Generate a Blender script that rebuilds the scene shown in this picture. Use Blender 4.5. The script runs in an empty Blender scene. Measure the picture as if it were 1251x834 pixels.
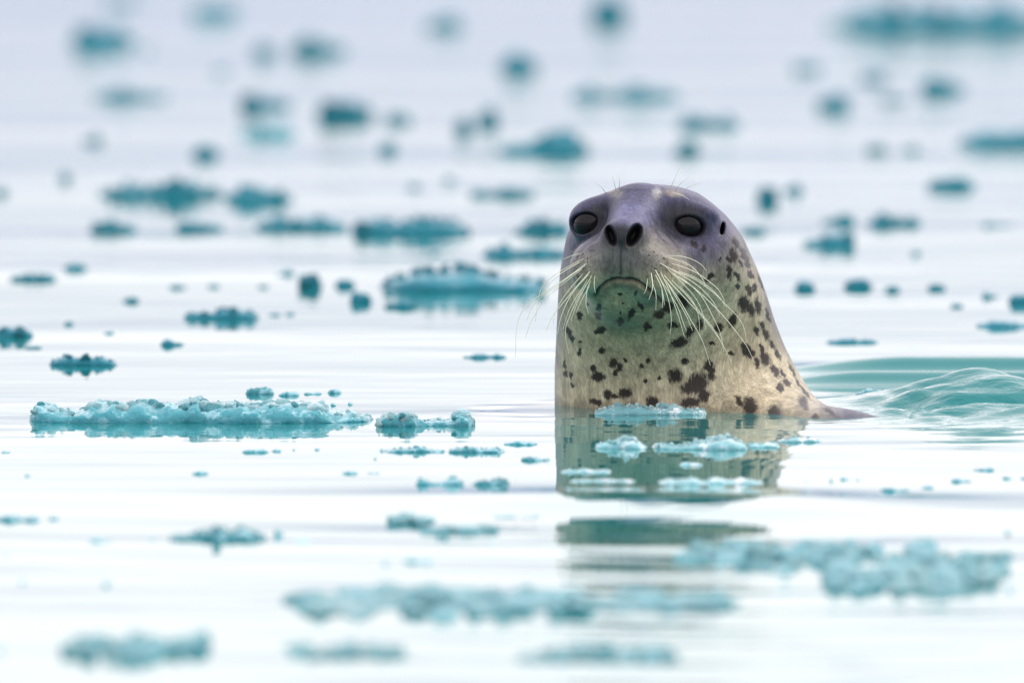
import bpy, bmesh, math, random
import numpy as np
from mathutils import Vector, Matrix, noise
from mathutils.bvhtree import BVHTree

random.seed(7)
rng = np.random.default_rng(7)
SC = bpy.context.scene
COL = SC.collection

# ------------------------------------------------------------------ camera
W0, H0 = 1251.0, 834.0            # size of the photograph, used to measure things
FPX, D0, CAMH = 15750.0, 15.0, 0.90
TAN = 862.0 / FPX
PITCH = math.atan(TAN)
cam_data = bpy.data.cameras.new('camera')
cam = bpy.data.objects.new('camera', cam_data)
COL.objects.link(cam)
cam.location = (0.0, -D0, CAMH)
cam.rotation_euler = (math.pi / 2 - PITCH, 0, 0)
cam_data.sensor_fit = 'HORIZONTAL'
cam_data.sensor_width = 36.0
cam_data.lens = FPX / W0 * 36.0
cam_data.clip_start = 0.5
cam_data.clip_end = 20000.0
cam_data.dof.use_dof = True
cam_data.dof.focus_distance = 14.88
cam_data.dof.aperture_fstop = 5.9
cam_data.dof.aperture_blades = 0
SC.camera = cam

# ------------------------------------------------------------------ sky and sun (bright overcast)
SUN_EL, SUN_AZ = math.radians(52), math.radians(62)
world = bpy.data.worlds.new('World')
SC.world = world
world.use_nodes = True
wn, wl = world.node_tree.nodes, world.node_tree.links
wn.clear()
w_out = wn.new('ShaderNodeOutputWorld')
w_bg = wn.new('ShaderNodeBackground')
w_bg.inputs['Strength'].default_value = 0.1
w_sky = wn.new('ShaderNodeTexSky')
w_sky.sky_type = 'NISHITA'
w_sky.sun_disc = False
w_sky.sun_elevation = SUN_EL
w_sky.sun_rotation = SUN_AZ
w_sky.air_density = 1.0
w_sky.dust_density = 3.0
w_tc = wn.new('ShaderNodeTexCoord')
w_sep = wn.new('ShaderNodeSeparateXYZ')
wl.new(w_tc.outputs['Generated'], w_sep.inputs[0])
w_ramp = wn.new('ShaderNodeValToRGB')            # cloud layer: lilac grey at the horizon, white above
el = w_ramp.color_ramp.elements
el[0].position = 0.0;  el[0].color = (0.52, 0.57, 0.80, 1)
el[1].position = 1.0;  el[1].color = (1.72, 1.70, 1.80, 1)
for pos, c in ((0.0295, (0.82, 0.85, 1.06, 1)), (0.041, (1.08, 1.07, 1.22, 1)), (0.053, (1.36, 1.32, 1.42, 1)), (0.066, (1.78, 1.68, 1.72, 1)), (0.08, (2.0, 1.88, 1.92, 1)), (0.16, (2.0, 1.88, 1.92, 1))):
    e = el.new(pos); e.color = c
wl.new(w_sep.outputs['Z'], w_ramp.inputs[0])
w_noise = wn.new('ShaderNodeTexNoise')
w_noise.inputs['Scale'].default_value = 3.0
w_noise.inputs['Detail'].default_value = 3.0
w_map = wn.new('ShaderNodeMapping')
w_map.inputs['Scale'].default_value = (1, 1, 3)
wl.new(w_tc.outputs['Generated'], w_map.inputs[0])
wl.new(w_map.outputs[0], w_noise.inputs['Vector'])
w_mr = wn.new('ShaderNodeMapRange')
w_mr.inputs['From Min'].default_value = 0.3; w_mr.inputs['From Max'].default_value = 0.7
w_mr.inputs['To Min'].default_value = 8.8; w_mr.inputs['To Max'].default_value = 11.2
wl.new(w_noise.outputs['Fac'], w_mr.inputs['Value'])
w_sc = wn.new('ShaderNodeVectorMath'); w_sc.operation = 'SCALE'
wl.new(w_ramp.outputs[0], w_sc.inputs[0]); wl.new(w_mr.outputs[0], w_sc.inputs['Scale'])
w_mix = wn.new('ShaderNodeMix'); w_mix.data_type = 'RGBA'
w_mix.inputs['Factor'].default_value = 0.84      # cloud cover
wl.new(w_sky.outputs[0], w_mix.inputs['A']); wl.new(w_sc.outputs[0], w_mix.inputs['B'])
wl.new(w_mix.outputs['Result'], w_bg.inputs['Color'])
wl.new(w_bg.outputs[0], w_out.inputs[0])

sun_data = bpy.data.lights.new('sun', 'SUN')
sun_data.energy = 1.5
sun_data.angle = math.radians(25)
sun_data.color = (1.0, 0.96, 0.90)
sun = bpy.data.objects.new('sun', sun_data)
COL.objects.link(sun)
sd = Vector((math.sin(SUN_AZ) * math.cos(SUN_EL), math.cos(SUN_AZ) * math.cos(SUN_EL), math.sin(SUN_EL)))
sun.rotation_euler = sd.to_track_quat('Z', 'Y').to_euler()
sun.location = (5, 3, 7)

vs = SC.view_settings
vs.view_transform = 'Standard'; vs.look = 'None'; vs.exposure = 0.0; vs.gamma = 1.0
vs.use_curve_mapping = False
SC.cycles.use_denoising = True
SC.cycles.max_bounces = 10
SC.cycles.transmission_bounces = 6
SC.cycles.caustics_refractive = True
SC.cycles.caustics_reflective = False
SC.cycles.blur_glossy = 0.5

# ------------------------------------------------------------------ measuring helpers
CP, SP = math.cos(PITCH), math.sin(PITCH)

def ray(px, py):
    u, v = (px - W0 / 2) / FPX, -(py - H0 / 2) / FPX
    return u, CP + v * SP, -SP + v * CP

def at_depth(px, py, y=0.0):
    """world point at distance D0 + y from the camera"""
    rx, ry, rz = ray(px, py)
    t = (y + D0) / ry
    return np.array([rx * t, y, CAMH + rz * t])

def on_water(px, py):
    rx, ry, rz = ray(px, py)
    t = -CAMH / rz
    return rx * t, ry * t - D0, FPX / t            # x, y, pixels per metre

def to_px(P):
    x, y, z = P[:, 0], P[:, 1] + D0, P[:, 2] - CAMH
    dep = y * CP - z * SP
    v = y * SP + z * CP
    return W0 / 2 + FPX * x / dep, H0 / 2 - FPX * v / dep

def sstep(a, b, x):
    t = np.clip((x - a) / (b - a), 0, 1)
    return t * t * (3 - 2 * t)

# ------------------------------------------------------------------ materials
def new_mat(name):
    m = bpy.data.materials.new(name); m.use_nodes = True
    nt = m.node_tree; nt.nodes.clear()
    out = nt.nodes.new('ShaderNodeOutputMaterial')
    p = nt.nodes.new('ShaderNodeBsdfPrincipled')
    nt.links.new(p.outputs[0], out.inputs[0])
    return m, nt, p

def add_noise(nt, scale, detail=3, vec=None, rough=0.5, map_scale=None, coord='Object'):
    n = nt.nodes.new('ShaderNodeTexNoise')
    n.inputs['Scale'].default_value = scale; n.inputs['Detail'].default_value = detail
    n.inputs['Roughness'].default_value = rough
    tc = nt.nodes.new('ShaderNodeTexCoord')
    src = tc.outputs[coord]
    if map_scale:
        mp = nt.nodes.new('ShaderNodeMapping'); mp.inputs['Scale'].default_value = map_scale
        nt.links.new(src, mp.inputs[0]); src = mp.outputs[0]
    nt.links.new(src, n.inputs['Vector'])
    return n

def math_node(nt, op, a, b=None, c=None):
    n = nt.nodes.new('ShaderNodeMath'); n.operation = op
    for i, v in enumerate((a, b, c)):
        if v is None: continue
        if isinstance(v, (int, float)): n.inputs[i].default_value = v
        else: nt.links.new(v, n.inputs[i])
    return n.outputs[0]

def map_range(nt, v, a, b, c, d, smooth=False):
    n = nt.nodes.new('ShaderNodeMapRange')
    if smooth: n.interpolation_type = 'SMOOTHSTEP'
    nt.links.new(v, n.inputs['Value'])
    for k, x in zip(('From Min', 'From Max', 'To Min', 'To Max'), (a, b, c, d)): n.inputs[k].default_value = x
    return n.outputs[0]

def mix_col(nt, fac, a, b, blend='MIX'):
    n = nt.nodes.new('ShaderNodeMix'); n.data_type = 'RGBA'; n.blend_type = blend
    for k, v in (('Factor', fac), ('A', a), ('B', b)):
        s = n.inputs[k] if k == 'Factor' else [i for i in n.inputs if i.name == k and i.type == 'RGBA'][0]
        if isinstance(v, (int, float)): s.default_value = v
        elif isinstance(v, tuple): s.default_value = (*v, 1)
        else: nt.links.new(v, s)
    return [o for o in n.outputs if o.type == 'RGBA'][0]

# water: turquoise glacier-fed sea, silty so the body scatters, mirror-like skin
M_WATER, nt, p = new_mat('glacial_water')
p.inputs['Base Color'].default_value = (0.007, 0.165, 0.168, 1)
p.inputs['Roughness'].default_value = 0.025
p.inputs['IOR'].default_value = 1.333
n1 = add_noise(nt, 1.0, 2, map_scale=(1.3, 3.2, 1.0))
n2 = add_noise(nt, 1.0, 2, map_scale=(5.0, 13.0, 1.0))
patch = add_noise(nt, 1.0, 1, map_scale=(0.5, 1.1, 1.0))
pm = map_range(nt, patch.outputs['Fac'], 0.42, 0.62, 0.4, 1.0, True)
h = math_node(nt, 'MULTIPLY', n1.outputs['Fac'], 0.0024)
rip = nt.nodes.new('ShaderNodeAttribute'); rip.attribute_name = 'ripple'
h2 = math_node(nt, 'MULTIPLY', math_node(nt, 'MULTIPLY', n2.outputs['Fac'], rip.outputs['Fac']), 0.00042)
hs = math_node(nt, 'MULTIPLY', math_node(nt, 'ADD', h, h2), pm)
chp = nt.nodes.new('ShaderNodeAttribute'); chp.attribute_name = 'chop'
n3 = add_noise(nt, 1.0, 3, map_scale=(38.0, 60.0, 1.0), rough=0.55)
n3.inputs['Distortion'].default_value = 0.8
hs = math_node(nt, 'ADD', hs, math_node(nt, 'MULTIPLY', math_node(nt, 'MULTIPLY', n3.outputs['Fac'], chp.outputs['Fac']), 0.0026))
bp = nt.nodes.new('ShaderNodeBump')
bp.inputs['Distance'].default_value = 1.0
nt.links.new(hs, bp.inputs['Height'])
nt.links.new(bp.outputs[0], p.inputs['Normal'])

# ice
def ice_material(name, col, white, trans, rough, sss=0.0):
    m, nt, p = new_mat(name)
    nz = add_noise(nt, 48, 5, rough=0.65)
    f = map_range(nt, nz.outputs['Fac'], 0.52, 0.64, 0.0, 1.0, True)  # white patches in the colour: bubbly ice and painted glints
    oi = nt.nodes.new('ShaderNodeObjectInfo')
    tint = mix_col(nt, oi.outputs['Random'], col, tuple(min(1, c * 1.35 + 0.02) for c in col))
    c = mix_col(nt, f, tint, white)
    nt.links.new(c, p.inputs['Base Color'])
    t = map_range(nt, nz.outputs['Fac'], 0.50, 0.66, trans, trans * 0.35)
    nt.links.new(t, p.inputs['Transmission Weight'])
    r = map_range(nt, nz.outputs['Fac'], 0.4, 0.7, rough, rough + 0.25)
    nt.links.new(r, p.inputs['Roughness'])
    p.inputs['IOR'].default_value = 1.31
    p.inputs['Subsurface Weight'].default_value = sss
    p.inputs['Subsurface Radius'].default_value = (0.3, 0.9, 1.0)
    p.inputs['Subsurface Scale'].default_value = 0.018
    b1 = add_noise(nt, 90, 3)
    bp = nt.nodes.new('ShaderNodeBump'); bp.inputs['Distance'].default_value = 0.006; bp.inputs['Strength'].default_value = 0.6
    nt.links.new(b1.outputs['Fac'], bp.inputs['Height']); nt.links.new(bp.outputs[0], p.inputs['Normal'])
    return m

M_ICE = ice_material('teal_ice', (0.045, 0.245, 0.290), (0.30, 0.54, 0.60), 0.20, 0.05, 0.4)
M_DEEP = ice_material('dark_teal_ice', (0.004, 0.150, 0.205), (0.012, 0.20, 0.26), 0.08, 0.12)
M_PALE = ice_material('pale_teal_ice', (0.21, 0.45, 0.50), (0.45, 0.68, 0.73), 0.12, 0.15, 0.3)
M_CLEAR = ice_material('clear_ice', (0.36, 0.60, 0.66), (0.88, 0.93, 0.96), 0.25, 0.03, 0.5)
M_FROST = ice_material('frosty_ice', (0.24, 0.50, 0.54), (0.82, 0.89, 0.92), 0.30, 0.05, 0.3)

# seal fur: counter-shaded colour and spot field are stored on the surface
M_FUR, nt, p = new_mat('seal_fur')
ac = nt.nodes.new('ShaderNodeAttribute'); ac.attribute_name = 'fur_colour'
asp = nt.nodes.new('ShaderNodeAttribute'); asp.attribute_name = 'spot'
grain = add_noise(nt, 1.0, 3, map_scale=(520, 520, 110), rough=0.6)
blotch = add_noise(nt, 45, 7, rough=0.68)
edge = add_noise(nt, 1.0, 3, map_scale=(560, 560, 110), rough=0.65)
e1 = map_range(nt, edge.outputs['Fac'], 0, 1, -0.42, 0.42)
sf = math_node(nt, 'ADD', asp.outputs['Fac'], e1)
sf = map_range(nt, sf, 0.28, 0.68, 0, 0.95, True)
g = map_range(nt, grain.outputs['Fac'], 0.3, 0.7, 0.70, 1.26)
b = map_range(nt, blotch.outputs['Fac'], 0.3, 0.7, 0.66, 1.30)
clump = add_noise(nt, 1.0, 4, map_scale=(150, 150, 30), rough=0.6)
clump.inputs['Distortion'].default_value = 0.6
gb = math_node(nt, 'MULTIPLY', math_node(nt, 'MULTIPLY', g, b), map_range(nt, clump.outputs['Fac'], 0.3, 0.7, 0.70, 1.25))
vm = nt.nodes.new('ShaderNodeVectorMath'); vm.operation = 'SCALE'
nt.links.new(ac.outputs['Color'], vm.inputs[0]); nt.links.new(gb, vm.inputs['Scale'])
nt.links.new(mix_col(nt, sf, vm.outputs[0], (0.014, 0.009, 0.010)), p.inputs['Base Color'])
p.inputs['Roughness'].default_value = 0.46
p.inputs['Specular IOR Level'].default_value = 0.17
p.inputs['Coat Weight'].default_value = 0.06
p.inputs['Coat Roughness'].default_value = 0.28
p.inputs['Sheen Weight'].default_value = 0.12
p.inputs['Sheen Roughness'].default_value = 0.35
p.inputs['Sheen Tint'].default_value = (0.85, 0.85, 1.0, 1)
bp = nt.nodes.new('ShaderNodeBump'); bp.inputs['Distance'].default_value = 0.0012; bp.inputs['Strength'].default_value = 0.35
bsum = math_node(nt, 'ADD', grain.outputs['Fac'], math_node(nt, 'MULTIPLY', clump.outputs['Fac'], 1.6))
nt.links.new(bsum, bp.inputs['Height']); nt.links.new(bp.outputs[0], p.inputs['Normal'])

M_EYE, nt, p = new_mat('dark_eye')
lw = nt.nodes.new('ShaderNodeTexCoord')
nzv = add_noise(nt, 60, 2)
nt.links.new(mix_col(nt, nzv.outputs['Fac'], (0.004, 0.003, 0.004), (0.010, 0.008, 0.010)), p.inputs['Base Color'])
p.inputs['Roughness'].default_value = 0.07
p.inputs['Specular IOR Level'].default_value = 0.22

M_WHISK, nt, p = new_mat('whisker_hair')
nzv = add_noise(nt, 40, 2)
nt.links.new(mix_col(nt, nzv.outputs['Fac'], (0.62, 0.60, 0.40), (0.86, 0.86, 0.70)), p.inputs['Base Color'])
p.inputs['Roughness'].default_value = 0.35

# ------------------------------------------------------------------ object helpers
def link_mesh(name, me, mat, parent=None, smooth=True):
    o = bpy.data.objects.new(name, me)
    COL.objects.link(o)
    if mat and not me.materials: me.materials.append(mat)
    if smooth: me.shade_smooth()
    o.parent = parent
    return o

def tag(o, label, cat, group=None):
    o['label'] = label; o['category'] = cat
    if group: o['group'] = group
    return o

def empty(name, loc):
    o = bpy.data.objects.new(name, None); COL.objects.link(o)
    o.location = loc; o.empty_display_size = 0.05
    return o

# ------------------------------------------------------------------ the water
def axis(dense_lo, dense_hi, step, far, growth=1.22):
    a = list(np.arange(dense_lo, dense_hi, step))
    s, v = step, dense_hi
    hi = []
    while v < far: hi.append(v); s *= growth; v += s
    hi.append(far)
    s, v = step, dense_lo
    lo = []
    while v > -far: s *= growth; v -= s; lo.append(max(v, -far))
    return np.array(lo[::-1] + a + hi)

def ridge(x, y, x0, x1, fx, yc, skew, wf, wb, hgt):
    """a crest running along x between x0 and x1, steep on the near side"""
    env = sstep(x0, x0 + fx, x) * (1 - sstep(x1 - fx, x1, x))
    d = y - (yc + skew * (x - x0))
    w = np.where(d < 0, wf, wb)
    return hgt * env * np.exp(-(d / w) ** 2)

def chop_mask(x, y):
    return sstep(0.34, 0.46, x) * np.exp(-((y + 0.03) / 0.22) ** 2) + 0.25 * sstep(0.25, 0.7, x) * np.exp(-((y - 0.75) / 0.35) ** 2)

def water_height(x, y):
    z = np.zeros_like(x)
    # low swell in front that breaks up the reflection of the seal
    ph = 0.8 * np.sin(1.9 * x - 0.30) + 0.35 * np.sin(4.3 * x - 0.7) + 0.2 * np.sin(9.7 * x - 2.1 * y)
    wn_ = sstep(-0.9, -2.6, y) * sstep(-6, -4.5, y)
    z += wn_ * 0.0005 * np.cos(7.14 * (y + 1.56) + ph)
    z += sstep(-1.22, -1.62, y) * 0.0075 * np.exp(-((y + 1.70) / 0.38) ** 2) * np.exp(-((x - 0.16) / 0.30) ** 2) * np.cos(7.14 * (y + 1.56) + ph)
    z += wn_ * 0.00030 * np.sin(27 * y + 1.7 * np.sin(3.1 * x + 1) + 2 * np.sin(0.9 * y))
    wr = sstep(-1.95, -2.15, y) * np.exp(-((x - 0.16) / 0.35) ** 2) * sstep(-6, -4.5, y)
    z += wr * 0.0012 * np.sin(24 * y + 1.5 * np.sin(5 * x + 2 * y) + 1.2 * np.sin(3.7 * y)) + wr * 0.0006 * np.sin(52 * y + 2 * np.sin(9 * x))
    # far field swell
    wf_ = sstep(0.6, 2.0, y) * np.exp(-np.clip(y, 0, None) / 60)
    z += wf_ * 0.0007 * np.sin(3.3 * y + 1.4 * np.sin(1.1 * x + 0.7 * y) + 1.3 * np.sin(0.61 * y))
    z += wf_ * 0.00022 * np.sin(11.3 * y + 1.6 * np.sin(2.3 * x + 1.9 * y) + 1.9 * np.sin(1.7 * y + 0.5 * x))
    # two smooth wake ridges behind the seal's right
    z += ridge(x, y, 0.27, 2.4, 0.16, 0.52, -0.02, 0.030, 0.10, 0.0150)
    z += ridge(x, y, 0.27, 2.6, 0.22, 0.78, -0.04, 0.034, 0.10, 0.0185)
    # the choppy wake over the back
    env = np.exp(-((x - 0.545) / 0.085) ** 2) * 0.036 + np.exp(-((x - 0.42) / 0.10) ** 2) * 0.010 + 0.011 * sstep(0.48, 0.65, x)
    d = y - (0.06 - 0.12 * (x - 0.5))
    cr = np.where(d < 0, np.exp(-(np.abs(d) / 0.10) ** 1.5), np.exp(-(d / 0.09) ** 2))
    z += env * cr
    chop = sstep(0.36, 0.50, x) * np.exp(-((y + 0.02) / 0.20) ** 2) * (1 - sstep(1.2, 1.6, x))
    z += 1.3 * chop * (0.0030 * np.sin(62 * y + 26 * x + 2.2 * np.sin(17 * x)) + 0.0022 * np.sin(95 * y - 48 * x + 1.8 * np.sin(23 * x + 9 * y))
                 + 0.0007 * np.sin(150 * y + 70 * x + 2 * np.sin(40 * x)) + 0.0016 * np.sin(55 * x + 31 * y))
    z += 0.020 * np.exp(-((x - 0.66) / 0.10) ** 2 - ((y + 0.21) / 0.065) ** 2)
    # (shader adds the capillary ripples)
    # thin lip where the water meets the throat
    r = np.hypot((x - 0.16) / 1.0, (y - 0.0) / 1.0)
    z += 0.0005 * np.exp(-((r - 0.19) / 0.02) ** 2) * np.sin(9 * np.arctan2(y, x - 0.16) + 1.3)
    return z

ax = axis(-0.75, 0.85, 0.005, 6000.0)
ay_mid = np.concatenate([np.arange(-4.6, -0.75, 0.022), np.arange(-0.75, 1.35, 0.0065), np.arange(1.35, 7.0, 0.05)])
lo, hi, s, v = [], [], 0.05, -4.6
while v > -6000: s *= 1.3; v -= s; lo.append(v)
s, v = 0.06, 7.0
while v < 6000: hi.append(v); s *= 1.2; v += s
hi.append(6500.0)
ay = np.concatenate([np.array(lo[::-1]), ay_mid, np.array(hi)])
GX, GY = np.meshgrid(ax, ay, indexing='xy')
GZ = water_height(GX, GY)
nx, ny = len(ax), len(ay)
V = np.stack([GX, GY, GZ], -1).reshape(-1, 3).astype(np.float32)
idx = np.arange(nx * ny).reshape(ny, nx)
Q = np.stack([idx[:-1, :-1], idx[:-1, 1:], idx[1:, 1:], idx[1:, :-1]], -1).reshape(-1, 4)

def mesh_np(name, V, Q):
    me = bpy.data.meshes.new(name)
    k = Q.shape[1]
    me.vertices.add(len(V)); me.vertices.foreach_set('co', np.ascontiguousarray(V, np.float32).ravel())
    me.loops.add(Q.size); me.loops.foreach_set('vertex_index', Q.astype(np.int32).ravel())
    me.polygons.add(len(Q))
    me.polygons.foreach_set('loop_start', np.arange(0, Q.size, k, dtype=np.int32))
    me.update(calc_edges=True)
    return me

water = link_mesh('water', mesh_np('water', V, Q), M_WATER)
water['kind'] = 'structure'
a = water.data.attributes.new('ripple', 'FLOAT', 'POINT')
a.data.foreach_set('value', (1.2 + 5.0 * sstep(0.5, 4.0, GY) + 2.0 * sstep(-1.5, -2.3, GY)).astype(np.float32).ravel())
a = water.data.attributes.new('chop', 'FLOAT', 'POINT')
a.data.foreach_set('value', chop_mask(GX, GY).astype(np.float32).ravel())

# ------------------------------------------------------------------ the seal: implicit surface
def PX(px, py, y): return at_depth(px, py, y)

def ell(P, c, r, yaw=0.0, roll=0.0):
    q = P - np.asarray(c, np.float64)
    if yaw:
        cs, sn = math.cos(yaw), math.sin(yaw)
        q = np.stack([q[:, 0] * cs + q[:, 1] * sn, -q[:, 0] * sn + q[:, 1] * cs, q[:, 2]], -1)
    if roll:   # turn in the x-z plane
        cs, sn = math.cos(roll), math.sin(roll)
        q = np.stack([q[:, 0] * cs + q[:, 2] * sn, q[:, 1], -q[:, 0] * sn + q[:, 2] * cs], -1)
    r = np.asarray(r)
    k0 = np.linalg.norm(q / r, axis=1); k1 = np.linalg.norm(q / (r * r), axis=1) + 1e-9
    return k0 * (k0 - 1.0) / k1

def cone(P, a, b, ra, rb):
    a, b = np.asarray(a), np.asarray(b)
    ab = b - a
    t = np.clip(((P - a) @ ab) / (ab @ ab), 0, 1)
    return np.linalg.norm(P - a - t[:, None] * ab, axis=1) - (ra + (rb - ra) * t)

def smin(a, b, k):
    h = np.clip(0.5 + 0.5 * (b - a) / k, 0, 1)
    return b + (a - b) * h - k * h * (1 - h)

def smax(a, b, k): return -smin(-a, -b, k)

#        py   left   right    cy     ry
SEC = np.array([
 (225.3, 791, 793, 0.000, 0.004), (226.3, 772, 813, 0.000, 0.030), (228, 762, 827, 0.000, 0.044), (231, 754, 839, 0.000, 0.057),
 (236, 744, 853, 0.000, 0.070), (242, 731, 862, 0.000, 0.079), (253, 712, 876, 0.000, 0.091), (262, 705, 886, 0.000, 0.098), (275, 698, 897, 0.002, 0.103),
 (290, 692, 908, 0.004, 0.106), (310, 688, 917, 0.008, 0.109), (335, 684, 928, 0.012, 0.113), (360, 682, 937, 0.026, 0.116),
 (385, 681, 945, 0.046, 0.122), (410, 680, 953, 0.070, 0.130), (435, 679, 960, 0.092, 0.138), (460, 678, 967, 0.110, 0.146), (487, 678, 970, 0.122, 0.152),
 (560, 678, 975, 0.13, 0.158), (700, 690, 980, 0.13, 0.160), (900, 700, 990, 0.13, 0.150)], float)
_t = np.sqrt(SEC[:, 0] - 225.3)
_tt = np.linspace(0, _t[-1], 600)
def _sm(c):
    a = np.interp(_tt, _t, c)
    k = np.exp(-np.linspace(-2, 2, 21) ** 2); k /= k.sum()
    ap = np.concatenate([2 * a[0] - a[10:0:-1], a, 2 * a[-1] - a[-2:-12:-1]])
    return np.convolve(ap, k, 'valid')
S_CX = _sm((SEC[:, 1] + SEC[:, 2]) / 2); S_RX = np.maximum(_sm((SEC[:, 2] - SEC[:, 1]) / 2), 0.8)
S_CY = _sm(SEC[:, 3]); S_RY = np.maximum(_sm(SEC[:, 4]), 0.002)
Z226 = at_depth(792, 225.3, 0)[2]

S_AX = S_RX / np.maximum(_tt, 0.6); S_AY = S_RY * 1051.0 / np.maximum(_tt, 0.6)
_k0 = np.searchsorted(_tt, 1.3)
S_AX[:_k0] = S_AX[_k0]; S_AY[:_k0] = S_AY[_k0]

def loft(P):
    """stack of ellipses; near the crown it closes as a paraboloid"""
    py = (Z226 - P[:, 2]) * 1051.0
    t = np.sqrt(np.clip(py, 0, None))
    cx = (np.interp(t, _tt, S_CX) - W0 / 2) / 1050.0
    cy = np.interp(t, _tt, S_CY)
    a2 = np.interp(t, _tt, S_AX) ** 2; b2 = np.interp(t, _tt, S_AY) ** 2
    dx = (P[:, 0] - cx) * 1051.0; dy = (P[:, 1] - cy) * 1051.0
    F = dx * dx / a2 + dy * dy / b2 - py
    g = np.sqrt((2 * dx / a2) ** 2 + (2 * dy / b2) ** 2 + np.exp(-np.clip(py, 0, None) / 25.0) + 0.01)
    return F / g / 1051.0

YAW = math.radians(-12)
EYE_L = PX(721.5, 273, -0.050); EYE_R = PX(838, 275, -0.074)
DIR_L = np.array([-0.42, -0.88, 0.16]); DIR_L /= np.linalg.norm(DIR_L)
DIR_R = np.array([0.22, -0.96, 0.12]); DIR_R /= np.linalg.norm(DIR_R)
RE = 0.0212

def seal_f(P):
    f = loft(P)
    # trunk sinking away under the surface
    b = cone(P, (0.27, 0.05, -0.090), (0.375, -0.13, -0.133), 0.122, 0.130)
    b = smin(b, cone(P, (0.375, -0.13, -0.133), (0.50, -0.19, -0.172), 0.130, 0.155), 0.04)
    b = smin(b, cone(P, (0.50, -0.19, -0.172), (0.80, -0.20, -0.32), 0.155, 0.10), 0.05)
    f = smin(f, b, 0.075)
    m = P[:, 2] > 0.035
    if m.any(): f[m] = head_features(P[m], f[m])
    return f

def head_features(P, f):
    # bridge of the nose, muzzle, whisker pads, nose, chin
    f = smin(f, cone(P, PX(781, 262, -0.062), PX(765, 288, -0.138), 0.034, 0.022), 0.022)
    f = smin(f, ell(P, PX(765, 320, -0.102), (0.056, 0.062, 0.037), YAW), 0.022)
    f = smin(f, ell(P, PX(730, 328, -0.114), (0.032, 0.043, 0.032), YAW, 0.40), 0.011)
    f = smin(f, ell(P, PX(796, 331, -0.127), (0.041, 0.044, 0.034), YAW, -0.45), 0.011)
    f = smin(f, ell(P, PX(762, 288, -0.146), (0.0255, 0.019, 0.0165), YAW), 0.010)
    f = smin(f, ell(P, PX(767, 360, -0.070), (0.045, 0.056, 0.034), YAW), 0.026)
    # cheeks and brows
    f = smin(f, ell(P, PX(846, 318, -0.062), (0.052, 0.040, 0.042)), 0.035)
    f = smin(f, ell(P, PX(727, 256, -0.050), (0.025, 0.022, 0.013), YAW, 0.45), 0.018)
    f = smin(f, ell(P, PX(842, 253, -0.068), (0.034, 0.024, 0.013), YAW, -0.30), 0.018)
    # eye sockets, lids
    for E, D, rl in ((EYE_L, DIR_L, 0.34), (EYE_R, DIR_R, -0.22)):
        f = smax(f, -ell(P, E + D * 0.028 + np.array([0, 0, -0.001]), (0.030, 0.019, 0.019), 0, rl), 0.016)
        f = smin(f, ell(P, E + np.array([0, 0, 0.0030]), (RE + 0.004, RE + 0.0035, RE + 0.0015), 0, rl), 0.010)
        f = smax(f, -ell(P, E + D * 0.024 + np.array([0, 0, -0.0034]), (0.0192, 0.024, 0.0122), 0, rl), 0.0038)
    # nostrils
    f = smax(f, -ell(P, PX(746, 287, -0.166), (0.0070, 0.026, 0.0148), 0, 0.36), 0.002)
    f = smax(f, -ell(P, PX(775, 287, -0.164), (0.0086, 0.026, 0.0156), 0, -0.50), 0.002)
    # ear opening
    f = smax(f, -ell(P, PX(881.5, 281, -0.055), (0.0036, 0.030, 0.0092), 0, -0.22), 0.003)
    return f

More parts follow.
